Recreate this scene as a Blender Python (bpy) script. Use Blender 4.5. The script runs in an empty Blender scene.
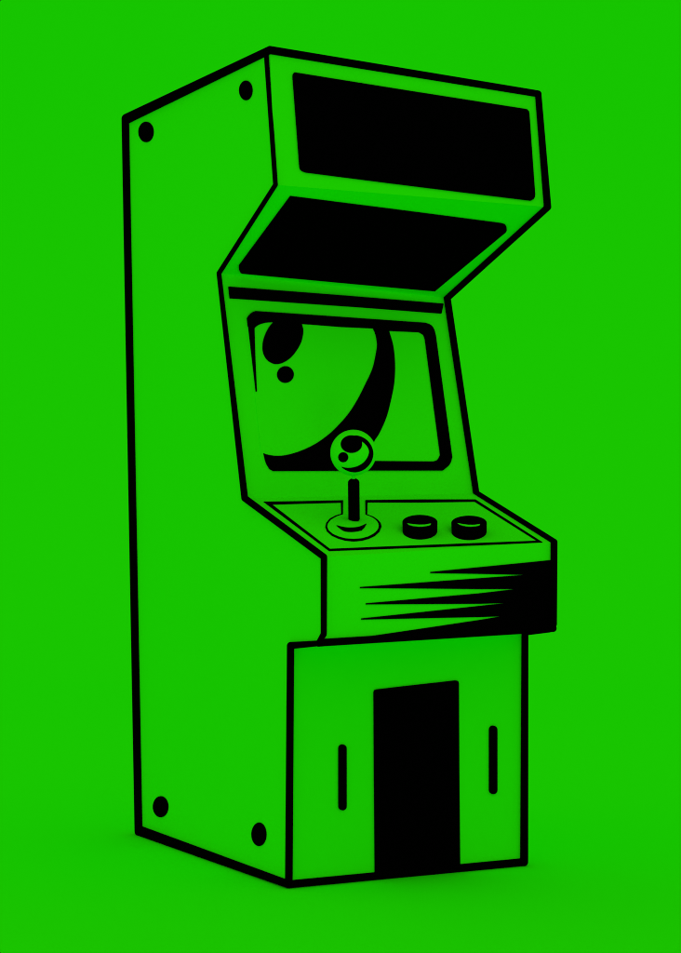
import bpy, bmesh, math
from mathutils import Vector, Matrix

# ---------------------------------------------------------------- measured data (metres; panel shapes in panel fractions u,v)
# corners of the cabinet's side profile: A back top, B front top, C marquee bottom, D hood root, E screen foot,
# F control deck front, G/K control box chamfer, M control box bottom edge, H lower front top, I lower front bottom, J back bottom
CORNER_LEFT = {'A': (-0.3853, 0.927, 2.0023),
 'B': (-0.3954, 0.0273, 2.016),
 'C': (-0.3868, 0.0098, 1.6867),
 'D': (-0.3784, 0.3353, 1.5065),
 'E': (-0.3644, 0.2078, 0.9304),
 'F': (-0.3651, -0.2036, 0.7919),
 'G': (-0.3603, -0.1966, 0.613),
 'K': (-0.3594, -0.1697, 0.5896),
 'H': (-0.3575, -0.0279, 0.576),
 'I': (-0.3415, 0.0033, 0.0),
 'J': (-0.3316, 0.9176, -0.0),
 'M': (-0.3597, -0.1958, 0.593)}
CORNER_RIGHT = {'B': (0.3618, -0.0222, 1.9834),
 'C': (0.3591, -0.0701, 1.6833),
 'D': (0.3537, 0.3982, 1.4929),
 'E': (0.3495, 0.2408, 0.9505),
 'F': (0.3509, -0.1152, 0.8239),
 'G': (0.3488, -0.1173, 0.6176),
 'K': (0.3485, -0.0987, 0.6035),
 'H': (0.3476, 0.0072, 0.5903),
 'I': (0.3403, -0.0038, 0.0),
 'M': (0.3487, -0.1158, 0.6059),
 'A': (0.3547, 0.927, 1.9723),
 'J': (0.3349, 0.9176, 0.0)}
SHAPES = {'marquee_sign': ('marquee',
                  [(0.075, 0.1791), (0.0761, 0.1583), (0.0817, 0.1414), (0.0895, 0.1411), (0.4644, 0.1485), (0.9381, 0.1548), (0.9479, 0.1559),
                   (0.9552, 0.172), (0.9562, 0.1982), (0.9531, 0.8998), (0.951, 0.9237), (0.946, 0.9438), (0.9342, 0.9591), (0.4445, 0.9187),
                   (0.1054, 0.8902), (0.094, 0.8826), (0.0875, 0.8711), (0.0852, 0.849)]),
 'hood_panel': ('hood',
                [(0.0725, 0.0995), (0.0548, 0.8866), (0.0643, 0.9251), (0.078, 0.96), (0.0871, 0.9655), (0.5599, 0.9492), (0.9143, 0.9356),
                 (0.9441, 0.2692), (0.9398, 0.2468), (0.9275, 0.2189), (0.9129, 0.1969), (0.8936, 0.1887), (0.2944, 0.1249)]),
 'speaker_strip': ('bezel', [(0.0313, 0.0587), (0.0308, 0.1112), (0.5877, 0.0961), (0.9589, 0.0883), (0.9759, 0.0353), (0.5496, 0.0446)]),
 'screen_frame': ('bezel',
                  [(0.0926, 0.5287), (0.0927, 0.1958), (0.1001, 0.1837), (0.1099, 0.1727), (0.1202, 0.1649), (0.1302, 0.1602), (0.3627, 0.1551),
                   (0.4929, 0.1526), (0.8758, 0.1447), (0.8844, 0.1472), (0.8929, 0.1497), (0.9002, 0.1536), (0.9056, 0.1594), (0.9096, 0.1666),
                   (0.9127, 0.1751), (0.9147, 0.1854), (0.9157, 0.197), (0.9167, 0.2086), (0.9104, 0.8207), (0.9068, 0.8302), (0.9033, 0.8396),
                   (0.8993, 0.848), (0.8949, 0.8547), (0.89, 0.8604), (0.884, 0.8662), (0.8764, 0.8726), (0.8677, 0.8792), (0.859, 0.8858),
                   (0.5018, 0.8834), (0.5071, 0.8389), (0.8198, 0.8415), (0.827, 0.8395), (0.8342, 0.8374), (0.8408, 0.8336), (0.8464, 0.8269),
                   (0.8513, 0.8185), (0.8563, 0.81), (0.8628, 0.2302), (0.8615, 0.2225), (0.8602, 0.2148), (0.8573, 0.2082), (0.8521, 0.2036),
                   (0.8453, 0.2002), (0.8385, 0.1967), (0.7024, 0.2024), (0.6317, 0.1963), (0.4871, 0.202), (0.3573, 0.2022), (0.2002, 0.205),
                   (0.1899, 0.2065), (0.1795, 0.208), (0.1696, 0.21), (0.1601, 0.213), (0.151, 0.2165), (0.1428, 0.2202), (0.1357, 0.2244),
                   (0.1295, 0.2289), (0.1246, 0.2328), (0.1214, 0.2359), (0.1194, 0.2386), (0.1175, 0.2412), (0.1073, 0.3678), (0.0967, 0.5285)]),
 'screen_band': ('bezel',
                 [(0.7027, 0.1924), (0.7028, 0.1942), (0.7028, 0.1952), (0.703, 0.1979), (0.7038, 0.2052), (0.7058, 0.2185), (0.7087, 0.236),
                  (0.7114, 0.2559), (0.713, 0.2761), (0.7133, 0.2969), (0.7128, 0.3189), (0.7116, 0.3414), (0.7097, 0.3637), (0.7072, 0.3858),
                  (0.704, 0.4082), (0.7003, 0.4301), (0.696, 0.4513), (0.6915, 0.4706), (0.6865, 0.4888), (0.6809, 0.5074), (0.6744, 0.5277),
                  (0.6668, 0.5511), (0.6582, 0.5765), (0.6492, 0.6018), (0.6399, 0.6251), (0.6302, 0.6464), (0.6199, 0.6666), (0.6099, 0.6849),
                  (0.601, 0.7006), (0.5936, 0.7125), (0.5873, 0.7215), (0.5814, 0.7294), (0.5753, 0.7377), (0.5385, 0.7955), (0.493, 0.8842),
                  (0.1269, 0.8832), (0.1216, 0.8798), (0.1163, 0.8765), (0.1114, 0.8715), (0.1069, 0.8646), (0.1028, 0.856), (0.0994, 0.8458),
                  (0.0973, 0.8331), (0.0959, 0.8188), (0.0945, 0.8045), (0.0979, 0.8059), (0.1011, 0.8074), (0.1047, 0.8088), (0.1094, 0.8102),
                  (0.1156, 0.8117), (0.1228, 0.8132), (0.1307, 0.8146), (0.1388, 0.8155), (0.1468, 0.8159), (0.1551, 0.8159), (0.164, 0.8155),
                  (0.1735, 0.8145), (0.1839, 0.8127), (0.1951, 0.8102), (0.2066, 0.8073), (0.2181, 0.8039), (0.2295, 0.8002), (0.2409, 0.796),
                  (0.2523, 0.7914), (0.2639, 0.7865), (0.2755, 0.7812), (0.2871, 0.7756), (0.2989, 0.7695), (0.3107, 0.7628), (0.3226, 0.7555),
                  (0.3346, 0.7476), (0.3467, 0.7391), (0.3589, 0.73), (0.371, 0.7205), (0.383, 0.7105), (0.3954, 0.6995), (0.4087, 0.6868),
                  (0.4237, 0.6718), (0.4398, 0.6549), (0.456, 0.6372), (0.4709, 0.6195), (0.4844, 0.6021), (0.497, 0.5844), (0.5088, 0.5666),
                  (0.5202, 0.549), (0.5307, 0.5319), (0.5405, 0.515), (0.5501, 0.4979), (0.5601, 0.4797), (0.5712, 0.46), (0.5829, 0.4394),
                  (0.5942, 0.4183), (0.6041, 0.3974), (0.6124, 0.3759), (0.6197, 0.3538), (0.6259, 0.3329), (0.6311, 0.3149), (0.6349, 0.3012),
                  (0.6375, 0.2905), (0.6392, 0.2811), (0.6405, 0.271), (0.6411, 0.2596), (0.641, 0.248), (0.6404, 0.2369), (0.6396, 0.2272),
                  (0.6383, 0.2192), (0.6365, 0.2123), (0.6346, 0.2063), (0.633, 0.2007), (0.6317, 0.1956), (0.6306, 0.1912), (0.6295, 0.1871),
                  (0.6285, 0.1828), (0.7005, 0.1811)]),
 'screen_oval': ('bezel',
                 [(0.2002, 0.2039), (0.1953, 0.2098), (0.1903, 0.2155), (0.1853, 0.2214), (0.1805, 0.228), (0.1757, 0.2355), (0.1709, 0.2436),
                  (0.1663, 0.252), (0.1621, 0.2604), (0.1582, 0.2689), (0.1546, 0.2776), (0.1513, 0.2863), (0.1486, 0.2945), (0.1464, 0.3021),
                  (0.1448, 0.3095), (0.1435, 0.3165), (0.1426, 0.3232), (0.1419, 0.3294), (0.1416, 0.3353), (0.1417, 0.341), (0.1422, 0.3467),
                  (0.143, 0.3526), (0.1443, 0.3586), (0.146, 0.3644), (0.1482, 0.3698), (0.1508, 0.3748), (0.1539, 0.3796), (0.1574, 0.3839),
                  (0.1611, 0.3877), (0.1654, 0.3909), (0.1701, 0.3936), (0.1748, 0.3958), (0.1792, 0.3974), (0.1831, 0.3985), (0.1865, 0.3991),
                  (0.1901, 0.3991), (0.194, 0.3989), (0.1986, 0.3983), (0.2034, 0.3973), (0.2086, 0.3958), (0.2139, 0.3939), (0.2194, 0.3913),
                  (0.2251, 0.3882), (0.231, 0.3846), (0.2368, 0.3806), (0.2427, 0.3762), (0.2486, 0.3715), (0.2546, 0.3661), (0.2607, 0.3599),
                  (0.267, 0.3527), (0.2735, 0.3446), (0.2799, 0.3359), (0.286, 0.3271), (0.2919, 0.318), (0.2977, 0.3085), (0.303, 0.2989),
                  (0.3076, 0.2894), (0.3115, 0.2798), (0.3148, 0.27), (0.3175, 0.2606), (0.3197, 0.2522), (0.3213, 0.2452), (0.3224, 0.2392),
                  (0.323, 0.2336), (0.3233, 0.2277), (0.323, 0.2215), (0.3222, 0.2153), (0.3213, 0.209), (0.3204, 0.2028), (0.3194, 0.1844),
                  (0.2128, 0.187)]),
 'screen_dot': ('bezel',
                [(0.2597, 0.443), (0.2584, 0.4497), (0.2561, 0.4564), (0.2528, 0.4626), (0.2487, 0.4683), (0.2438, 0.4733), (0.2384, 0.4774),
                 (0.2325, 0.4806), (0.2264, 0.4826), (0.2203, 0.4835), (0.2143, 0.4832), (0.2085, 0.4818), (0.2033, 0.4792), (0.1988, 0.4756),
                 (0.195, 0.4711), (0.1921, 0.4658), (0.1902, 0.4598), (0.1893, 0.4534), (0.1895, 0.4468), (0.1908, 0.4401), (0.193, 0.4335),
                 (0.1963, 0.4273), (0.2004, 0.4216), (0.2052, 0.4166), (0.2107, 0.4124), (0.2165, 0.4092), (0.2226, 0.4071), (0.2288, 0.4062),
                 (0.2348, 0.4064), (0.2406, 0.4078), (0.2458, 0.4103), (0.2504, 0.4139), (0.2542, 0.4184), (0.2572, 0.4238), (0.2591, 0.4298),
                 (0.2599, 0.4362)]),
 'screen': ('bezel',
            [(0.0928, 0.226), (0.0943, 0.2122), (0.0958, 0.1983), (0.0998, 0.1865), (0.1081, 0.178), (0.1189, 0.1714), (0.1297, 0.1649),
             (0.8751, 0.1499), (0.8815, 0.1512), (0.8882, 0.1518), (0.8944, 0.1537), (0.8995, 0.1588), (0.9031, 0.1685), (0.9057, 0.1814),
             (0.9078, 0.1956), (0.9101, 0.2092), (0.9058, 0.8207), (0.9027, 0.8289), (0.8999, 0.8371), (0.8965, 0.8452), (0.8913, 0.8529),
             (0.8838, 0.8602), (0.8745, 0.8672), (0.8646, 0.874), (0.8551, 0.8808), (0.1314, 0.8788), (0.1234, 0.8747), (0.1151, 0.8712),
             (0.1073, 0.8668), (0.1008, 0.86), (0.0959, 0.8499), (0.0922, 0.8374), (0.0891, 0.8241), (0.0856, 0.8112)]),
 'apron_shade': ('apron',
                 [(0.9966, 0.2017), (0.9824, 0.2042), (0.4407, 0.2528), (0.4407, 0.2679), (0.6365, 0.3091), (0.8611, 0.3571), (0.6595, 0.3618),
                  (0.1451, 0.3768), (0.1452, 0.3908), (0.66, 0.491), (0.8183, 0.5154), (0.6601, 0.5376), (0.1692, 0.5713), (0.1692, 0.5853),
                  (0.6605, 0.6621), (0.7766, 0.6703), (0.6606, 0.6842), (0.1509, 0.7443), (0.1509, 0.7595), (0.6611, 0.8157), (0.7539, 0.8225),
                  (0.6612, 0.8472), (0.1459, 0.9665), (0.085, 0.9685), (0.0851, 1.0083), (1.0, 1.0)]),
 'coin_door': ('front',
               [(0.3376, 0.2193), (0.34, 0.2101), (0.3483, 0.2065), (0.4493, 0.2014), (0.6886, 0.1907), (0.6974, 0.1934), (0.701, 0.2031),
                (0.7053, 0.5779), (0.712, 0.9944), (0.349, 0.9953), (0.342, 0.5485)]),
 'slot_a': ('front',
            [(0.2266, 0.4471), (0.226, 0.4427), (0.2244, 0.4386), (0.2218, 0.4349), (0.2184, 0.432), (0.2145, 0.43), (0.2103, 0.4291),
             (0.2061, 0.4294), (0.2022, 0.4307), (0.1989, 0.4331), (0.1964, 0.4364), (0.1948, 0.4403), (0.1943, 0.4445), (0.1963, 0.6897),
             (0.1968, 0.694), (0.1985, 0.6982), (0.2011, 0.7019), (0.2045, 0.7048), (0.2084, 0.7069), (0.2126, 0.7078), (0.2167, 0.7076),
             (0.2206, 0.7063), (0.224, 0.7039), (0.2265, 0.7007), (0.2281, 0.6968), (0.2286, 0.6925)]),
 'slot_b': ('front',
            [(0.8735, 0.4157), (0.8729, 0.4113), (0.8711, 0.407), (0.8683, 0.4032), (0.8646, 0.4003), (0.8603, 0.3982), (0.8557, 0.3973),
             (0.8511, 0.3976), (0.8468, 0.399), (0.8432, 0.4014), (0.8404, 0.4048), (0.8386, 0.4088), (0.8381, 0.4131), (0.8395, 0.6751),
             (0.8402, 0.6796), (0.8419, 0.6839), (0.8448, 0.6876), (0.8484, 0.6906), (0.8527, 0.6927), (0.8573, 0.6937), (0.8619, 0.6935),
             (0.8661, 0.6921), (0.8698, 0.6897), (0.8726, 0.6864), (0.8743, 0.6824), (0.8749, 0.678)]),
 'bolt_a': ('side',
            [(0.216, 0.0353), (0.2148, 0.0377), (0.2121, 0.0398), (0.2077, 0.0417), (0.2018, 0.0433), (0.1946, 0.0444), (0.1864, 0.0452),
             (0.1773, 0.0455), (0.1676, 0.0454), (0.1576, 0.0448), (0.1477, 0.0438), (0.1381, 0.0424), (0.1291, 0.0406), (0.121, 0.0386),
             (0.114, 0.0362), (0.1084, 0.0338), (0.1044, 0.0312), (0.102, 0.0286), (0.1014, 0.026), (0.1025, 0.0236), (0.1054, 0.0215),
             (0.1099, 0.0196), (0.116, 0.018), (0.1233, 0.0169), (0.1317, 0.0161), (0.1409, 0.0159), (0.1507, 0.016), (0.1607, 0.0167),
             (0.1706, 0.0177), (0.1801, 0.0191), (0.189, 0.0209), (0.1969, 0.023), (0.2037, 0.0253), (0.2092, 0.0277), (0.2131, 0.0303),
             (0.2154, 0.0328)]),
 'bolt_b': ('side',
            [(0.8919, 0.039), (0.891, 0.0411), (0.889, 0.0429), (0.8859, 0.0446), (0.8817, 0.046), (0.8766, 0.047), (0.8708, 0.0477),
             (0.8644, 0.0481), (0.8576, 0.048), (0.8506, 0.0476), (0.8436, 0.0468), (0.8368, 0.0457), (0.8305, 0.0442), (0.8249, 0.0425),
             (0.8201, 0.0405), (0.8162, 0.0384), (0.8134, 0.0363), (0.8118, 0.034), (0.8114, 0.0319), (0.8123, 0.0298), (0.8143, 0.0279),
             (0.8175, 0.0262), (0.8218, 0.0249), (0.827, 0.0238), (0.8329, 0.0231), (0.8394, 0.0228), (0.8462, 0.0229), (0.8532, 0.0233),
             (0.8602, 0.0242), (0.8669, 0.0253), (0.8731, 0.0268), (0.8787, 0.0285), (0.8834, 0.0304), (0.8872, 0.0325), (0.8899, 0.0347),
             (0.8915, 0.0369)]),
 'bolt_c': ('side',
            [(0.2281, 0.9528), (0.227, 0.9554), (0.2242, 0.9579), (0.2199, 0.9605), (0.214, 0.9629), (0.2069, 0.9651), (0.1988, 0.967),
             (0.1897, 0.9686), (0.1802, 0.9699), (0.1703, 0.9707), (0.1604, 0.9711), (0.1509, 0.971), (0.142, 0.9705), (0.134, 0.9695),
             (0.1271, 0.9681), (0.1215, 0.9664), (0.1175, 0.9643), (0.1152, 0.962), (0.1146, 0.9595), (0.1157, 0.9569), (0.1186, 0.9543),
             (0.1231, 0.9517), (0.129, 0.9493), (0.1363, 0.9471), (0.1446, 0.9451), (0.1538, 0.9436), (0.1634, 0.9424), (0.1733, 0.9416),
             (0.1831, 0.9412), (0.1926, 0.9414), (0.2014, 0.9419), (0.2093, 0.9429), (0.216, 0.9443), (0.2214, 0.946), (0.2252, 0.9481),
             (0.2275, 0.9504)]),
 'bolt_d': ('side',
            [(0.8764, 0.9485), (0.8755, 0.951), (0.8732, 0.9536), (0.8697, 0.9561), (0.8651, 0.9584), (0.8595, 0.9606), (0.853, 0.9625),
             (0.8459, 0.964), (0.8383, 0.9651), (0.8306, 0.9659), (0.8229, 0.9662), (0.8154, 0.966), (0.8085, 0.9654), (0.8022, 0.9644),
             (0.7968, 0.9629), (0.7926, 0.9611), (0.7895, 0.959), (0.7877, 0.9567), (0.7873, 0.9542), (0.7883, 0.9516), (0.7906, 0.949),
             (0.7942, 0.9465), (0.7989, 0.9441), (0.8046, 0.9419), (0.8112, 0.9401), (0.8184, 0.9386), (0.826, 0.9374), (0.8337, 0.9367),
             (0.8414, 0.9365), (0.8488, 0.9367), (0.8557, 0.9373), (0.8619, 0.9384), (0.8671, 0.9398), (0.8713, 0.9416), (0.8743, 0.9437),
             (0.876, 0.946)]),
 'washer': ('deck',
            [(0.3768, 0.5657), (0.3622, 0.6037), (0.345, 0.6394), (0.3257, 0.672), (0.3049, 0.7004), (0.2834, 0.7239), (0.2616, 0.7418),
             (0.2403, 0.7537), (0.2201, 0.7594), (0.2015, 0.7588), (0.1851, 0.7519), (0.1713, 0.739), (0.1606, 0.7205), (0.1532, 0.6969),
             (0.1493, 0.6688), (0.1492, 0.6369), (0.1527, 0.6023), (0.1599, 0.5657), (0.1705, 0.5283), (0.1843, 0.491), (0.2009, 0.4551),
             (0.2198, 0.4215), (0.2405, 0.3913), (0.2623, 0.3656), (0.2845, 0.3452), (0.3065, 0.3309), (0.3276, 0.3231), (0.3471, 0.3223),
             (0.3643, 0.3285), (0.3787, 0.3416), (0.3898, 0.3611), (0.3973, 0.3865), (0.401, 0.4168), (0.4006, 0.4511), (0.3964, 0.4882),
             (0.3884, 0.5268)]),
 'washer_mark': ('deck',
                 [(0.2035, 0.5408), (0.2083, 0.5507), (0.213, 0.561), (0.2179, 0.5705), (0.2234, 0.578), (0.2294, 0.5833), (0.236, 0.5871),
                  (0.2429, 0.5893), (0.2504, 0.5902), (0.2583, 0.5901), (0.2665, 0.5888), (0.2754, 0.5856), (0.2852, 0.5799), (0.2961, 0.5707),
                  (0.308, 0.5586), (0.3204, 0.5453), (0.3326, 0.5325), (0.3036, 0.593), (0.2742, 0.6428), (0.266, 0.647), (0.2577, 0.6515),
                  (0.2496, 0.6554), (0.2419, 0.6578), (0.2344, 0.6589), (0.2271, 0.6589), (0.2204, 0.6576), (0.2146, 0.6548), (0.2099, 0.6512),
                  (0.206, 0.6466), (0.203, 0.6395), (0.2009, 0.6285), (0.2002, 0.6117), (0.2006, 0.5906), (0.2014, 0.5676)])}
STRIPE = [[(0.38, 0.0852), (0.1995, 0.0832), (0.0529, 0.077), (0.0478, 0.9211), (0.2493, 0.9386), (0.6247, 0.9711), (0.9485, 0.9939), (0.9507, 0.132),
  (0.7077, 0.1051), (0.4727, 0.092), (0.3865, 0.3595), (0.381, 0.3777), (0.391, 0.4295), (0.3881, 0.4849), (0.379, 0.5357), (0.3689, 0.5685),
  (0.3432, 0.6289), (0.3071, 0.6915), (0.272, 0.7315), (0.2361, 0.7558), (0.2021, 0.7587), (0.1742, 0.7437), (0.1583, 0.7098), (0.1491, 0.6639),
  (0.152, 0.5989), (0.1664, 0.5381), (0.1854, 0.489), (0.2188, 0.4267), (0.2549, 0.3828), (0.2935, 0.351)],
 [(0.3577, 0.126), (0.1863, 0.1266), (0.0715, 0.1297), (0.0605, 0.8913), (0.2609, 0.9044), (0.6379, 0.9347), (0.9342, 0.9606), (0.9325, 0.1763),
  (0.6888, 0.1617), (0.4685, 0.1343), (0.394, 0.3576), (0.3949, 0.3558), (0.4057, 0.3984), (0.4064, 0.4535), (0.3986, 0.5147), (0.3814, 0.576),
  (0.344, 0.6599), (0.3015, 0.7256), (0.2638, 0.7651), (0.2259, 0.7904), (0.1896, 0.7954), (0.1621, 0.7753), (0.1462, 0.7378), (0.1374, 0.6874),
  (0.1415, 0.6135), (0.1593, 0.5385), (0.1837, 0.4754), (0.2219, 0.4039), (0.261, 0.356), (0.2939, 0.3288)]]
TRIM = {'left': [[(-0.3963, 0.0255, 2.0155, 0.01029), (-0.3862, 0.9182, 2.0019, 0.01511), (-0.3325, 0.9083, 0.0004, 0.01584),
           (-0.3428, 0.0008, 0.0005, 0.00945), (-0.3596, -0.0318, 0.5763, 0.00889)],
          [(-0.3994, 0.0383, 2.006, 0.00619), (-0.3882, 0.0072, 1.6862, 0.00602), (-0.3798, 0.3325, 1.5061, 0.00637),
           (-0.373, 0.2669, 1.2138, 0.00751), (-0.3664, 0.2039, 0.9304, 0.00875), (-0.367, -0.207, 0.792, 0.00787),
           (-0.3621, -0.1998, 0.6132, 0.00739), (-0.361, -0.1727, 0.5898, 0.0068), (-0.3595, -0.0317, 0.5763, 0.00864)]],
 'right': [[(0.3608, -0.0237, 1.983, 0.00906), (0.3569, -0.0733, 1.6827, 0.00979), (0.351, 0.3939, 1.4923, 0.01027),
            (0.3471, 0.2371, 0.9504, 0.00885), (0.3487, -0.1183, 0.8239, 0.00941), (0.3467, -0.1203, 0.6178, 0.00913),
            (0.3466, -0.1149, 0.6087, 0.00913), (0.3464, -0.1017, 0.6037, 0.00915), (0.3455, 0.0041, 0.5905, 0.00932),
            (0.3385, -0.0064, 0.0006, 0.01091), (0.3349, 0.9176, 0.0, 0.01261), (0.3547, 0.927, 1.9723, 0.01114),
            (0.3608, -0.0237, 1.983, 0.00906)]],
 'top': [[(-0.3954, 0.0273, 2.016, 0.01029), (0.3618, -0.0222, 1.9834, 0.00934)]],
 'bottom': [[(-0.3415, 0.0033, 0.0, 0.00945), (0.3403, -0.0038, 0.0, 0.01037)]],
 'apron': [[(-0.3606, -0.1718, 0.5898, 0.00817), (-0.361, -0.1981, 0.5932, 0.00886), (0.3471, -0.1181, 0.6061, 0.0094)]],
 'backtop': [[(-0.3853, 0.927, 2.0023, 0.01136), (0.3547, 0.927, 1.9723, 0.01114)]],
 'backbottom': [[(-0.3316, 0.9176, -0.0, 0.01191), (0.3349, 0.9176, 0.0, 0.01261)]]}
BALL = ((-0.1745, -0.0061, 1.0427), 0.0565)
BALL_MARKS = {'oval': [(-0.1053, -0.9339, 0.3417), (-0.1241, -0.9533, 0.2755), (-0.1544, -0.9652, 0.2112), (-0.1953, -0.9691, 0.1508), (-0.2452, -0.9647, 0.0962),
          (-0.3026, -0.9519, 0.0491), (-0.3655, -0.9307, 0.0107), (-0.432, -0.9017, -0.0176), (-0.4998, -0.8654, -0.035), (-0.5668, -0.8228, -0.0411),
          (-0.631, -0.775, -0.0355), (-0.6902, -0.7234, -0.0185), (-0.7428, -0.6694, 0.0094), (-0.7872, -0.6149, 0.0474), (-0.8221, -0.5615, 0.0943),
          (-0.8465, -0.5111, 0.1488), (-0.8599, -0.4656, 0.2091), (-0.8621, -0.4267, 0.2735), (-0.8531, -0.3959, 0.3399), (-0.8334, -0.3745, 0.4064),
          (-0.8039, -0.3635, 0.4708), (-0.7653, -0.3634, 0.5312), (-0.719, -0.374, 0.5858), (-0.666, -0.3948, 0.6329), (-0.6078, -0.4245, 0.6711),
          (-0.5458, -0.4618, 0.6992), (-0.4815, -0.5049, 0.7164), (-0.4167, -0.552, 0.7222), (-0.3532, -0.6016, 0.7165), (-0.293, -0.6519, 0.6994),
          (-0.2379, -0.7019, 0.6714), (-0.1899, -0.7501, 0.6334), (-0.1507, -0.7958, 0.5865), (-0.1218, -0.8378, 0.5322), (-0.1041, -0.8754, 0.4721),
          (-0.0985, -0.9077, 0.4079)],
 'dot': [(-0.6605, -0.7172, -0.2222), (-0.6585, -0.6994, -0.278), (-0.6659, -0.6692, -0.3298), (-0.682, -0.6284, -0.3742),
         (-0.7056, -0.5793, -0.4081), (-0.7349, -0.5251, -0.4293), (-0.7678, -0.4693, -0.4361), (-0.8023, -0.4159, -0.4282),
         (-0.8361, -0.3688, -0.4061), (-0.8672, -0.3319, -0.3714), (-0.8937, -0.308, -0.3263), (-0.914, -0.2992, -0.274), (-0.9267, -0.3059, -0.2181),
         (-0.9308, -0.3275, -0.1623), (-0.9256, -0.3619, -0.1106), (-0.9113, -0.4063, -0.0663), (-0.8887, -0.4573, -0.0326),
         (-0.8593, -0.5114, -0.0116), (-0.8251, -0.565, -0.0048), (-0.7887, -0.6147, -0.0127), (-0.7526, -0.6575, -0.0347),
         (-0.7197, -0.6908, -0.0693), (-0.6921, -0.7127, -0.1143), (-0.672, -0.7217, -0.1664)],
 'co': [(-0.3387, -0.6171, 0.7103), (-0.2983, -0.6321, 0.7152), (-0.2566, -0.6446, 0.7202), (-0.2095, -0.6639, 0.7179), (-0.1529, -0.6906, 0.7069),
        (-0.0885, -0.7195, 0.6888), (-0.0212, -0.7501, 0.661), (0.052, -0.7809, 0.6225), (0.1311, -0.8079, 0.5746), (0.2049, -0.8313, 0.5167),
        (0.2699, -0.8536, 0.4456), (0.3305, -0.8705, 0.3647), (0.3832, -0.879, 0.2838), (0.423, -0.8826, 0.2049), (0.4518, -0.8832, 0.1258),
        (0.4732, -0.8795, 0.05), (0.4874, -0.873, -0.0194), (0.4915, -0.8666, -0.0858), (0.486, -0.86, -0.1556), (0.4724, -0.85, -0.2332),
        (0.4518, -0.835, -0.3141), (0.4243, -0.8164, -0.3917), (0.3886, -0.7957, -0.4647), (0.3459, -0.7712, -0.5344), (0.2976, -0.7434, -0.5989),
        (0.2444, -0.7118, -0.6584), (0.1858, -0.6764, -0.7127), (0.1204, -0.6395, -0.7593), (0.0462, -0.6006, -0.7982), (-0.0335, -0.5577, -0.8294),
        (-0.1135, -0.5154, -0.8494), (-0.1952, -0.4779, -0.8564), (-0.2782, -0.4427, -0.8524), (-0.3579, -0.4082, -0.8398),
        (-0.4356, -0.376, -0.8178), (-0.5106, -0.3455, -0.7873), (-0.5768, -0.3156, -0.7534), (-0.633, -0.2921, -0.7169), (-0.6831, -0.2738, -0.677),
        (-0.7295, -0.2491, -0.637)],
 'ci': [(-0.2933, -0.8115, 0.5054), (-0.2628, -0.8214, 0.5063), (-0.2317, -0.8302, 0.5071), (-0.1944, -0.8395, 0.5075), (-0.1519, -0.8543, 0.4971),
        (-0.1106, -0.8753, 0.4707), (-0.0658, -0.8956, 0.44), (-0.0159, -0.9148, 0.4036), (0.0364, -0.9324, 0.3597), (0.0841, -0.9471, 0.3097),
        (0.1271, -0.9592, 0.2525), (0.1658, -0.968, 0.1886), (0.1959, -0.9726, 0.125), (0.2132, -0.9749, 0.0633), (0.2157, -0.9765, 0.0024),
        (0.2071, -0.9768, -0.0545), (0.1931, -0.9756, -0.1047), (0.1742, -0.9732, -0.1505), (0.1526, -0.9683, -0.1977), (0.1266, -0.9601, -0.2496),
        (0.095, -0.9485, -0.3023), (0.0608, -0.934, -0.3522), (0.0243, -0.9168, -0.3986), (-0.0156, -0.8967, -0.4423), (-0.0581, -0.8741, -0.4822),
        (-0.1037, -0.8493, -0.5177), (-0.1511, -0.8212, -0.5503), (-0.199, -0.7898, -0.5802), (-0.2497, -0.7539, -0.6076),
        (-0.3046, -0.7155, -0.6287), (-0.3575, -0.6755, -0.645), (-0.4077, -0.6335, -0.6576), (-0.4567, -0.5883, -0.6673),
        (-0.5036, -0.5421, -0.6727), (-0.5495, -0.4947, -0.6733), (-0.5941, -0.446, -0.6694), (-0.6348, -0.3998, -0.6612),
        (-0.6698, -0.3586, -0.6502), (-0.7011, -0.3183, -0.638), (-0.7303, -0.2742, -0.6257)]}
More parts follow.
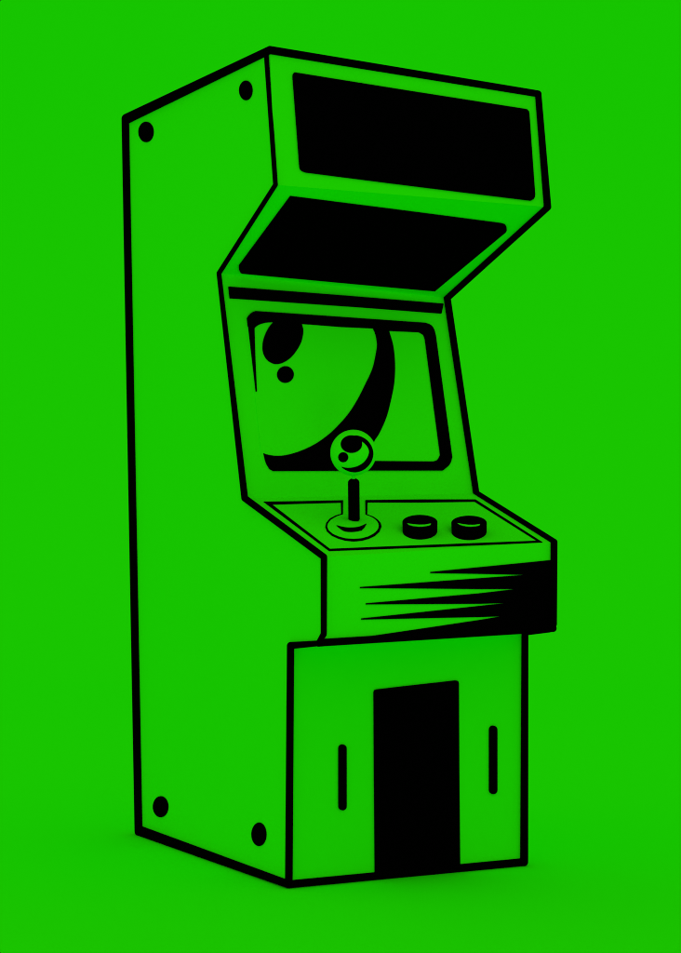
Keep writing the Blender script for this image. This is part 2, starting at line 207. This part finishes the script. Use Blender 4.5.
BUTTONS = [([(0.58, 0.6987), (0.5728, 0.7169), (0.5646, 0.7345), (0.5554, 0.7511), (0.5455, 0.7665), (0.535, 0.7803), (0.5241, 0.7925), (0.513, 0.8027),
   (0.5018, 0.8109), (0.4908, 0.8169), (0.4801, 0.8207), (0.47, 0.8221), (0.4605, 0.8212), (0.4518, 0.818), (0.4442, 0.8125), (0.4376, 0.805),
   (0.4323, 0.7954), (0.4282, 0.7839), (0.4255, 0.7708), (0.4242, 0.7562), (0.4244, 0.7404), (0.426, 0.7235), (0.429, 0.706), (0.4334, 0.688),
   (0.4391, 0.6699), (0.4459, 0.6519), (0.4539, 0.6344), (0.4629, 0.6177), (0.4727, 0.602), (0.4832, 0.5876), (0.4941, 0.5748), (0.5053, 0.5638),
   (0.5166, 0.5548), (0.5278, 0.548), (0.5388, 0.5436), (0.5492, 0.5415), (0.559, 0.542), (0.5679, 0.5449), (0.5758, 0.5503), (0.5825, 0.558),
   (0.588, 0.568), (0.5921, 0.58), (0.5948, 0.5937), (0.596, 0.6091), (0.5957, 0.6257), (0.5939, 0.6433), (0.5906, 0.6616), (0.586, 0.6802)],
  [(0.0326, -0.0667, 0.8746), (0.0292, -0.0713, 0.8724), (0.0253, -0.0754, 0.8702), (0.0208, -0.0791, 0.868), (0.0159, -0.0822, 0.866),
   (0.0107, -0.0846, 0.8641), (0.0051, -0.0864, 0.8624), (-0.0006, -0.0875, 0.8609), (-0.0064, -0.0878, 0.8597), (-0.0122, -0.0875, 0.8587),
   (-0.0178, -0.0864, 0.8579), (-0.0233, -0.0847, 0.8574), (-0.0284, -0.0823, 0.8573), (-0.0332, -0.0792, 0.8574), (-0.0375, -0.0757, 0.8578),
   (-0.0413, -0.0715, 0.8585), (-0.0445, -0.067, 0.8594), (-0.047, -0.0621, 0.8606), (-0.0489, -0.0569, 0.8621), (-0.05, -0.0515, 0.8637),
   (-0.0503, -0.046, 0.8656), (-0.0499, -0.0404, 0.8675), (-0.0488, -0.035, 0.8697), (-0.0469, -0.0297, 0.8719), (-0.0443, -0.0247, 0.8741),
   (-0.041, -0.02, 0.8764), (-0.0372, -0.0158, 0.8786), (-0.0327, -0.012, 0.8807), (-0.0279, -0.0089, 0.8828), (-0.0226, -0.0063, 0.8847),
   (-0.017, -0.0045, 0.8864), (-0.0112, -0.0033, 0.888), (-0.0054, -0.0029, 0.8893), (0.0005, -0.0032, 0.8903), (0.0063, -0.0042, 0.8911),
   (0.0118, -0.006, 0.8916), (0.0171, -0.0084, 0.8918), (0.022, -0.0115, 0.8916), (0.0263, -0.0152, 0.8912), (0.0302, -0.0194, 0.8905),
   (0.0334, -0.024, 0.8895), (0.0359, -0.029, 0.8883), (0.0377, -0.0343, 0.8868), (0.0387, -0.0398, 0.8851), (0.039, -0.0454, 0.8832),
   (0.0385, -0.0509, 0.8812), (0.0372, -0.0564, 0.8791), (0.0352, -0.0617, 0.8769)],
  [(-0.0403, -0.0417, 0.869), (-0.0309, -0.0527, 0.867), (-0.0193, -0.0629, 0.8658), (-0.0056, -0.0694, 0.8662), (0.0107, -0.0705, 0.869),
   (0.006, -0.0768, 0.8659), (-0.0032, -0.0785, 0.8635), (-0.0157, -0.0766, 0.8617), (-0.0252, -0.0724, 0.8613), (-0.0362, -0.0615, 0.8629),
   (-0.0411, -0.051, 0.8656)]),
 ([(0.7814, 0.7527), (0.7738, 0.7714), (0.7651, 0.7894), (0.7555, 0.8063), (0.745, 0.822), (0.734, 0.8362), (0.7226, 0.8486), (0.7109, 0.859),
   (0.6992, 0.8673), (0.6877, 0.8733), (0.6765, 0.877), (0.6659, 0.8783), (0.6561, 0.8773), (0.6471, 0.8739), (0.6391, 0.8682), (0.6324, 0.8603),
   (0.6268, 0.8504), (0.6227, 0.8385), (0.62, 0.825), (0.6188, 0.8099), (0.619, 0.7936), (0.6208, 0.7763), (0.6241, 0.7583), (0.6287, 0.7399),
   (0.6348, 0.7213), (0.6421, 0.7029), (0.6505, 0.685), (0.66, 0.6678), (0.6703, 0.6517), (0.6813, 0.637), (0.6927, 0.624), (0.7045, 0.6128),
   (0.7163, 0.6037), (0.7281, 0.5968), (0.7395, 0.5923), (0.7504, 0.5904), (0.7605, 0.591), (0.7698, 0.5941), (0.778, 0.5997), (0.785, 0.6078),
   (0.7906, 0.6181), (0.7948, 0.6304), (0.7975, 0.6447), (0.7987, 0.6605), (0.7982, 0.6776), (0.7962, 0.6958), (0.7927, 0.7145), (0.7877, 0.7336)],
  [(0.1754, -0.0726, 0.8732), (0.1719, -0.0772, 0.8709), (0.1678, -0.0813, 0.8687), (0.1631, -0.0849, 0.8665), (0.158, -0.0879, 0.8645),
   (0.1526, -0.0903, 0.8626), (0.1468, -0.0921, 0.8608), (0.1409, -0.0931, 0.8593), (0.1349, -0.0934, 0.8581), (0.129, -0.093, 0.857),
   (0.1232, -0.0919, 0.8563), (0.1175, -0.09, 0.8558), (0.1122, -0.0876, 0.8556), (0.1073, -0.0845, 0.8557), (0.1029, -0.0808, 0.8561),
   (0.0991, -0.0766, 0.8568), (0.0959, -0.072, 0.8578), (0.0933, -0.0671, 0.859), (0.0915, -0.0618, 0.8605), (0.0904, -0.0564, 0.8622),
   (0.0901, -0.0508, 0.864), (0.0906, -0.0453, 0.866), (0.0919, -0.0398, 0.8682), (0.0939, -0.0345, 0.8704), (0.0967, -0.0295, 0.8727),
   (0.1001, -0.0249, 0.875), (0.1041, -0.0207, 0.8772), (0.1088, -0.017, 0.8794), (0.1138, -0.0138, 0.8815), (0.1193, -0.0113, 0.8834),
   (0.1251, -0.0095, 0.8852), (0.1311, -0.0084, 0.8867), (0.1371, -0.008, 0.888), (0.1432, -0.0084, 0.8891), (0.1491, -0.0095, 0.8899),
   (0.1549, -0.0114, 0.8904), (0.1603, -0.0139, 0.8906), (0.1652, -0.017, 0.8904), (0.1697, -0.0208, 0.89), (0.1736, -0.025, 0.8893),
   (0.1768, -0.0297, 0.8883), (0.1794, -0.0348, 0.887), (0.1811, -0.0401, 0.8855), (0.1821, -0.0456, 0.8838), (0.1824, -0.0512, 0.8819),
   (0.1818, -0.0568, 0.8799), (0.1804, -0.0623, 0.8777), (0.1783, -0.0676, 0.8755)],
  [(0.1068, -0.0424, 0.8702), (0.1153, -0.055, 0.8675), (0.1252, -0.0653, 0.8659), (0.1387, -0.0727, 0.866), (0.1532, -0.0747, 0.8681),
   (0.1477, -0.0806, 0.865), (0.1374, -0.0809, 0.8629), (0.1238, -0.0764, 0.8618), (0.1155, -0.0699, 0.8624), (0.1098, -0.0609, 0.8644),
   (0.1062, -0.051, 0.8671)])]
AXES = (-0.182, -0.3218, 0.9292)
STICK = ((-0.1458, 0.0383, 0.8751), (-0.1628, -0.2524, 0.9538), 0.1071, 0.0144)
CAMERA = ((-2.6139, -4.2555, 0.8856), [(0.8704, -0.4924, 0.0059), (-0.0151, -0.0146, 0.9998), (-0.4922, -0.8703, -0.0201)], 75.398)


scene = bpy.context.scene
COL = scene.collection
FLOOR_Z = -0.0096

# ---------------------------------------------------------------- materials
def paint(name, rgb, rough=1.0, spec=0.0, vary=0.0, scale=40.0, bump=0.0):
    m = bpy.data.materials.new(name)
    m.use_nodes = True
    nt = m.node_tree
    b = nt.nodes['Principled BSDF']
    b.inputs['Roughness'].default_value = rough
    b.inputs['Specular IOR Level'].default_value = spec
    tc = nt.nodes.new('ShaderNodeTexCoord')
    nz = nt.nodes.new('ShaderNodeTexNoise')
    nz.inputs['Scale'].default_value = scale
    nz.inputs['Detail'].default_value = 4.0
    nt.links.new(tc.outputs['Object'], nz.inputs['Vector'])
    mx = nt.nodes.new('ShaderNodeMix'); mx.data_type = 'RGBA'
    mx.inputs[6].default_value = tuple(c * (1 - vary) for c in rgb) + (1,)
    mx.inputs[7].default_value = tuple(min(1, c * (1 + vary)) for c in rgb) + (1,)
    nt.links.new(nz.outputs['Fac'], mx.inputs[0])
    nt.links.new(mx.outputs[2], b.inputs['Base Color'])
    if bump:
        bp = nt.nodes.new('ShaderNodeBump')
        bp.inputs['Strength'].default_value = bump
        bp.inputs['Distance'].default_value = 0.001
        nt.links.new(nz.outputs['Fac'], bp.inputs['Height'])
        nt.links.new(bp.outputs['Normal'], b.inputs['Normal'])
    return m

GREEN = paint('green_paint', (0.029, 0.975, 0.0004), vary=0.003, scale=60)
PAPER = paint('green_paper', (0.0225, 0.978, 0.0004), vary=0.002, scale=3)
BLACK = paint('black_vinyl', (0.0004, 0.0004, 0.0004), vary=0.2, scale=80)

# ---------------------------------------------------------------- helpers
def link(name, bm, mat, parent=None, smooth=False):
    bmesh.ops.recalc_face_normals(bm, faces=bm.faces[:])
    me = bpy.data.meshes.new(name)
    bm.to_mesh(me); bm.free()
    if smooth:
        for p in me.polygons: p.use_smooth = True
    me.materials.append(mat)
    o = bpy.data.objects.new(name, me)
    COL.objects.link(o)
    if parent is not None:
        o.parent = parent
    return o

L = {k: Vector(v) for k, v in CORNER_LEFT.items()}
R = {k: Vector(v) for k, v in CORNER_RIGHT.items()}
PATCH = {k: (L[a], R[a], R[b], L[b]) for k, (a, b) in
         dict(marquee='BC', hood='CD', bezel='DE', deck='EF', apron='FM', belly='MH', front='HI', back='AJ', top='AB').items()}
PATCH['base'] = (L['I'], R['I'], R['J'], L['J'])
PATCH['side'] = (L['A'], L['B'], L['I'], L['J'])
CENTRE = Vector((0, 0.45, 1.0))
OUT = {}
for k, c in PATCH.items():
    n = (c[1] - c[0]).cross(c[3] - c[0]).normalized()
    OUT[k] = n
# outward directions
for k, d in dict(marquee=(0, -1, 0), hood=(0, -1, -1), bezel=(0, -1, 0), deck=(0, -.3, 1), apron=(0, -1, 0), belly=(0, 0, -1),
                 front=(0, -1, 0), back=(0, 1, 0), top=(0, 0, 1), base=(0, 0, -1), side=(-1, 0, 0)).items():
    if OUT[k].dot(Vector(d)) < 0:
        OUT[k] = -OUT[k]

def on(patch, u, v, h=0.0):
    a, b, c, d = PATCH[patch]
    p = (1 - v) * ((1 - u) * a + u * b) + v * ((1 - u) * d + u * c)
    return p + OUT[patch] * h

def slab(name, patch, parent, thick=0.016, n=12):
    """A board whose outer face is the (slightly warped) panel and whose inner face is mitred in."""
    bm = bmesh.new()
    def grid(h, m):
        return [[bm.verts.new(on(patch, m + (1 - 2 * m) * i / n, m + (1 - 2 * m) * j / n, h)) for i in range(n + 1)] for j in range(n + 1)]
    o = grid(0, 0); q = grid(-thick, 0.04)
    for g in (o, q):
        for j in range(n):
            for i in range(n):
                bm.faces.new((g[j][i], g[j][i + 1], g[j + 1][i + 1], g[j + 1][i]))
    for i in range(n):
        bm.faces.new((o[0][i], o[0][i + 1], q[0][i + 1], q[0][i]))
        bm.faces.new((o[n][i], o[n][i + 1], q[n][i + 1], q[n][i]))
        bm.faces.new((o[i][0], o[i + 1][0], q[i + 1][0], q[i][0]))
        bm.faces.new((o[i][n], o[i + 1][n], q[i + 1][n], q[i][n]))
    return link(name, bm, GREEN, parent)

def plate(name, patch, outline, top, mat, parent, bottom=-0.001, n=12):
    """A thin plate of any outline lying on a panel, following the panel's warp."""
    bm = bmesh.new()
    vs = [bm.verts.new((u, v, 0)) for u, v in outline]
    bm.faces.new(vs)
    bm.normal_update()
    bmesh.ops.triangulate(bm, faces=bm.faces[:], ngon_method='EAR_CLIP')
    if patch != 'side':
        for ax in (0, 1):
            for k in range(1, n):
                no = (1, 0, 0) if ax == 0 else (0, 1, 0)
                bmesh.ops.bisect_plane(bm, geom=bm.verts[:] + bm.edges[:] + bm.faces[:], dist=1e-6,
                                       plane_co=tuple(c * k / n for c in no), plane_no=no)
    ex = bmesh.ops.extrude_face_region(bm, geom=bm.faces[:])
    new = set(g for g in ex['geom'] if isinstance(g, bmesh.types.BMVert))
    for v in bm.verts:
        v.co = on(patch, v.co.x, v.co.y, top if v in new else bottom)
    return link(name, bm, mat, parent)

def band(name, patch, outer, inner, top, mat, parent, bottom=-0.001, sub=6):
    bm = bmesh.new()
    def lerp(a, b, t): return (a[0] + (b[0] - a[0]) * t, a[1] + (b[1] - a[1]) * t)
    def dens(p):
        r = []
        for k in range(len(p)):
            for s in range(sub): r.append(lerp(p[k], p[(k + 1) % len(p)], s / sub))
        return r
    o, i = dens(outer), dens(inner)
    ring = lambda p, h: [bm.verts.new(on(patch, u, v, h)) for u, v in p]
    a, b, c, d = ring(o, top), ring(i, top), ring(o, bottom), ring(i, bottom)
    n = len(o)
    for k in range(n):
        j = (k + 1) % n
        for p, q in ((a, b), (c, d), (a, c), (b, d)):
            bm.faces.new((p[k], p[j], q[j], q[k]))
    return link(name, bm, mat, parent)

def trim(name, chains, parent):
    """Rounded edge moulding along chains of (x, y, z, radius)."""
    bm = bmesh.new()
    for ch in chains:
        for k, q in enumerate(ch):
            bmesh.ops.create_uvsphere(bm, u_segments=20, v_segments=12, radius=q[3], matrix=Matrix.Translation(q[:3]))
            if k:
                p = ch[k - 1]
                a, b = Vector(p[:3]), Vector(q[:3])
                d = b - a
                rot = d.to_track_quat('Z', 'Y').to_matrix().to_4x4()
                bmesh.ops.create_cone(bm, cap_ends=False, segments=20, radius1=p[3], radius2=q[3], depth=d.length,
                                      matrix=Matrix.Translation((a + b) / 2) @ rot)
    return link(name, bm, BLACK, parent, smooth=True)

def lathe(name, origin, axis, profile, mat, parent, seg=48, smooth=False):
    """Turned solid: profile of (radius, height) along an axis."""
    bm = bmesh.new()
    z = Vector(axis).normalized()
    x = z.orthogonal().normalized(); y = z.cross(x)
    o = Vector(origin)
    rows = []
    for r, h in profile:
        if r < 1e-6:
            rows.append([bm.verts.new(o + z * h)])
        else:
            rows.append([bm.verts.new(o + z * h + x * r * math.cos(2 * math.pi * k / seg) + y * r * math.sin(2 * math.pi * k / seg)) for k in range(seg)])
    for a, b in zip(rows, rows[1:]):
        for k in range(seg):
            j = (k + 1) % seg
            if len(a) == 1 and len(b) > 1: bm.faces.new((a[0], b[k], b[j]))
            elif len(b) == 1 and len(a) > 1: bm.faces.new((a[k], a[j], b[0]))
            elif len(a) > 1: bm.faces.new((a[k], a[j], b[j], b[k]))
    return link(name, bm, mat, parent, smooth)

# ---------------------------------------------------------------- the cabinet
cab = bpy.data.objects.new('arcade_cabinet', None)
COL.objects.link(cab)
cab.empty_display_size = 0.3
cab['label'] = 'bright green upright arcade cabinet with thick black edges, joystick and two black buttons'
cab['category'] = 'arcade cabinet'

def side_panel(pts, inward):
    """Side board cut to the profile, 18 mm thick with a mitred inner face."""
    bm = bmesh.new()
    mid = sum(pts, Vector()) / len(pts)
    o = [bm.verts.new(p) for p in pts]
    i = []
    n = len(pts)
    for k, p in enumerate(pts):
        a = (p - pts[k - 1]).normalized(); b = (pts[(k + 1) % n] - p).normalized()
        na = Vector((0, a.z, -a.y)); nb = Vector((0, b.z, -b.y))
        m = (na + nb).normalized()
        s = min(1 / max(m.dot(na), 0.4), 2.0)
        i.append((p, m * s))
    area = sum(pts[k - 1].y * pts[k].z - pts[k].y * pts[k - 1].z for k in range(n))
    q = [bm.verts.new(p - m * 0.012 * (1 if area > 0 else -1) + Vector((inward * 0.018, 0, 0))) for p, m in i]
    bm.faces.new(o); bm.faces.new(q)
    for k in range(n):
        bm.faces.new((o[k - 1], o[k], q[k], q[k - 1]))
    bm.normal_update()
    bmesh.ops.triangulate(bm, faces=[f for f in bm.faces if len(f.verts) > 4])
    return link('side_panel', bm, GREEN, cab)

order = 'ABCDEFGKHIJ'
side_l = side_panel([L[k] for k in order], 1)
side_r = side_panel([R[k] for k in order], -1)

top = slab('top_panel', 'top', cab)
back = slab('back_panel', 'back', cab)
base = slab('base_panel', 'base', cab)
marquee_board = slab('marquee_frame', 'marquee', cab)
hood = slab('hood_underside', 'hood', cab)
bezel = slab('screen_surround', 'bezel', cab)
deck = slab('control_deck', 'deck', cab)
apron = slab('control_apron', 'apron', cab)
belly = slab('apron_underside', 'belly', apron)
front = slab('front_panel', 'front', cab)

def mark(name, key, parent, h=0.003, mat=BLACK, bottom=-0.001):
    patch, outline = SHAPES[key]
    return plate(name, patch, outline, h, mat, parent, bottom=bottom)

# bolts through the visible side: low domed heads, oval in their drawing and so in their plan
for key in ('bolt_a', 'bolt_b', 'bolt_c', 'bolt_d'):
    patch, outline = SHAPES[key]
    cu = sum(p[0] for p in outline) / len(outline); cv = sum(p[1] for p in outline) / len(outline)
    bm = bmesh.new()
    rows = []
    for s, h in ((1.0, -0.001), (1.0, 0.002), (0.93, 0.004), (0.75, 0.0055), (0.4, 0.0065)):
        rows.append([bm.verts.new(on(patch, cu + (u - cu) * s, cv + (v - cv) * s, h)) for u, v in outline])
    n = len(outline)
    for a, b in zip(rows, rows[1:]):
        for k in range(n):
            bm.faces.new((a[k], a[(k + 1) % n], b[(k + 1) % n], b[k]))
    bm.faces.new(rows[-1]); bm.faces.new(rows[0])
    link('bolt', bm, BLACK, side_l)

mark('marquee_sign', 'marquee_sign', marquee_board, 0.004)
mark('hood_light_panel', 'hood_panel', hood, 0.004)
mark('speaker_strip', 'speaker_strip', bezel, 0.004)

# screen: a raised green tube face, its black frame and drawn reflections laid on it as black shapes
screen = mark('screen', 'screen', cab, 0.0015, GREEN)
mark('screen_frame', 'screen_frame', screen, 0.004)
mark('reflection_band', 'screen_band', screen, 0.0032)  # crescent reflection drawn in black, joined with the frame's lower left edge
mark('oval_glint', 'screen_oval', screen, 0.0036)
mark('dot_glint', 'screen_dot', screen, 0.0034)

# control deck: pinstripe, joystick, buttons
band('pinstripe', 'deck', STRIPE[0], STRIPE[1], 0.0015, BLACK, deck)
s_org, s_dir, s_len, s_rad = STICK
z = Vector(s_dir)
(b_org, b_rad) = BALL
stick = lathe('joystick', s_org, s_dir, [(0, -0.001), (s_rad * 0.5, -0.0005), (s_rad * 0.85, 0.0015), (s_rad, 0.005), (s_rad, s_len - 0.007), (s_rad * 0.94, s_len - 0.004), (s_rad * 0.78, s_len - 0.0012), (s_rad * 0.55, s_len + 0.0012), (s_rad * 0.36, s_len + 0.0028), (0, s_len + 0.003)], BLACK, cab, smooth=False)
reach = (Vector(b_org) - Vector(s_org)).length
neck_top = reach - b_rad * 0.94
lathe('neck', s_org, s_dir, [(0, s_len + 0.002), (s_rad * 0.34, s_len + 0.002), (s_rad * 0.34, neck_top), (0, neck_top)], GREEN, stick)
bm = bmesh.new()
bmesh.ops.create_uvsphere(bm, u_segments=64, v_segments=40, radius=b_rad, matrix=Matrix.Translation(b_org))
ball = link('ball_top', bm, GREEN, stick, smooth=True)

def on_ball(d, s): return Vector(b_org) + Vector(d).normalized() * b_rad * s

def ball_patch(name, ring, s=1.016):
    bm = bmesh.new()
    c = sum((Vector(p) for p in ring), Vector()).normalized()
    rows = [[bm.verts.new(on_ball(p, 0.99)) for p in ring]]
    for t in (1.0, 0.75, 0.5, 0.25):
        rows.append([bm.verts.new(on_ball(Vector(p) * t + c * (1 - t), s)) for p in ring])
    n = len(ring)
    for a, b in zip(rows, rows[1:]):
        for k in range(n): bm.faces.new((a[k], a[(k + 1) % n], b[(k + 1) % n], b[k]))
    cv = bm.verts.new(on_ball(c, s))
    for k in range(n): bm.faces.new((rows[-1][k], rows[-1][(k + 1) % n], cv))
    return link(name, bm, BLACK, stick)

ball_patch('oval_glint', BALL_MARKS['oval'], 1.018)  # highlight drawn on the ball as a black oval and dot
ball_patch('dot_glint', BALL_MARKS['dot'], 1.012)
bm = bmesh.new()
co, ci = BALL_MARKS['co'], BALL_MARKS['ci']
rows = []
for a, b in zip(co, ci):
    a, b = Vector(a), Vector(b)
    rows.append([bm.verts.new(on_ball(a, 0.99))] + [bm.verts.new(on_ball(a.lerp(b, t), 1.014)) for t in (0, .33, .67, 1)] + [bm.verts.new(on_ball(b, 0.99))])
for r, q in zip(rows, rows[1:]):
    for k in range(5): bm.faces.new((r[k], r[k + 1], q[k + 1], q[k]))
bm.faces.new(rows[0]); bm.faces.new(rows[-1])
link('crescent_mark', bm, BLACK, stick)

# dust washer: a low dome on the deck with its black crescent
patch, outline = SHAPES['washer']
cu = sum(p[0] for p in outline) / len(outline); cv = sum(p[1] for p in outline) / len(outline)
bm = bmesh.new()
rows = [[bm.verts.new(on(patch, cu + (u - cu) * s, cv + (v - cv) * s, h)) for u, v in outline]
        for s, h in ((1.0, -0.001), (0.99, 0.0012), (0.9, 0.0022), (0.6, 0.0028), (0.3, 0.003))]
for a, b in zip(rows, rows[1:]):
    for k in range(len(outline)):
        j = (k + 1) % len(outline)
        bm.faces.new((a[k], a[j], b[j], b[k]))
bm.faces.new(rows[-1]); bm.faces.new(rows[0])
washer = link('dust_washer', bm, GREEN, stick)
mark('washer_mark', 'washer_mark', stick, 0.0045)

cap_axis = Vector(AXES)
cam_pos = Vector(CAMERA[0])
for foot, cap, sliver in BUTTONS:
    # drum: foot ring on the deck, cap ring above it, softened rim
    mid = sum((Vector(p) for p in cap), Vector()) / len(cap)
    bm = bmesh.new()
    f0 = [on('deck', u, v, -0.002) for u, v in foot]
    f1 = [on('deck', u, v, 0.0005) for u, v in foot]
    c1 = [Vector(p) for p in cap]
    rings = [f0, f1, [a.lerp(b, 0.5) for a, b in zip(f1, c1)], [p - cap_axis * 0.001 for p in c1],
             [mid + (p - mid) * 0.985 for p in c1], [mid + (p - mid) * 0.955 + cap_axis * 0.0005 for p in c1]]
    rows = [[bm.verts.new(p) for p in r] for r in rings]
    n = len(foot)
    for a, b in zip(rows, rows[1:]):
        for k in range(n): bm.faces.new((a[k], a[(k + 1) % n], b[(k + 1) % n], b[k]))
    bm.faces.new(rows[0]); bm.faces.new(rows[-1])
    b = link('push_button', bm, BLACK, cab)
    bm = bmesh.new()
    lo_ = [bm.verts.new(Vector(p)) for p in sliver]
    hi_ = [bm.verts.new(Vector(p) + cap_axis * 0.0013) for p in sliver]
    n = len(sliver)
    bm.faces.new(lo_); bm.faces.new(hi_)
    for k in range(n): bm.faces.new((lo_[k], lo_[(k + 1) % n], hi_[(k + 1) % n], hi_[k]))
    bm.normal_update()
    bmesh.ops.triangulate(bm, faces=[f for f in bm.faces if len(f.verts) > 4])
    link('cap_highlight', bm, GREEN, b)  # highlight near the front rim, put in as a green sliver

mark('streak_shading', 'apron_shade', apron, 0.002)  # black streaks drawn as shading on the control box front
mark('coin_door', 'coin_door', front, 0.004)
mark('handle_slot', 'slot_a', front, 0.004)
mark('handle_slot', 'slot_b', front, 0.004)

for key in ('left', 'right', 'top', 'bottom', 'apron', 'backtop', 'backbottom'):
    trim('edge_trim', TRIM[key], cab)

# ---------------------------------------------------------------- studio sweep: floor rolling up into a wall, one sheet of green paper
cx, cy, cz = CAMERA[0]
right, up, backv = (Vector(v) for v in CAMERA[1])
fw = Vector((-backv.x, -backv.y, 0)).normalized()
sd = Vector((fw.y, -fw.x, 0))
prof = [(-12 + 2 * k, 0.0) for k in range(9)]
RAD = 4.0
prof += [(5 + RAD * math.sin(a), RAD * (1 - math.cos(a))) for a in (math.radians(90) * k / 24 for k in range(1, 25))]
prof += [(9, 6), (9, 9), (9, 12)]
bm = bmesh.new()
rows = []
for s, zz in prof:
    rows.append([bm.verts.new(fw * s + sd * (-18 + 36 * k / 12) + Vector((0, 0, FLOOR_Z + zz))) for k in range(13)])
for a, b in zip(rows, rows[1:]):
    for k in range(12): bm.faces.new((a[k], a[k + 1], b[k + 1], b[k]))
sweep = link('ground', bm, PAPER, None, smooth=True)
sweep['kind'] = 'structure'
sweep['label'] = 'plain bright green backdrop sheet under and behind the cabinet'

# ---------------------------------------------------------------- light: an even white studio dome
w = bpy.data.worlds.new('World')
scene.world = w
w.use_nodes = True
bg = w.node_tree.nodes['Background']
bg.inputs['Color'].default_value = (1, 1, 1, 1)
bg.inputs['Strength'].default_value = 0.576

# soft fill spot added low in front to brighten the hood and screen
ld = bpy.data.lights.new('fill_spot', 'SPOT')
ld.energy = 18; ld.spot_size = math.radians(38); ld.spot_blend = 1.0; ld.shadow_soft_size = 0.35
lo = bpy.data.objects.new('fill_spot', ld)
COL.objects.link(lo)
lo.location = (-0.9, -2.3, 0.12)
lo.rotation_euler = (Vector((0.0, 0.2, 1.42)) - lo.location).to_track_quat('-Z', 'Y').to_euler()

# ---------------------------------------------------------------- camera
cd = bpy.data.cameras.new('camera')
cd.sensor_fit = 'VERTICAL'; cd.sensor_height = 36.0; cd.sensor_width = 36.0
cd.lens = CAMERA[2]
cd.clip_end = 200
cam = bpy.data.objects.new('camera', cd)
COL.objects.link(cam)
m = Matrix((right, up, backv)).transposed().to_4x4()
m.translation = cam_pos
cam.matrix_world = m
scene.camera = cam

vs = scene.view_settings
vs.view_transform = 'Standard'; vs.look = 'None'; vs.exposure = 0; vs.gamma = 1
scene.cycles.max_bounces = 16
scene.cycles.diffuse_bounces = 14
scene.cycles.use_denoising = True
scene.cycles.filter_width = 1.0
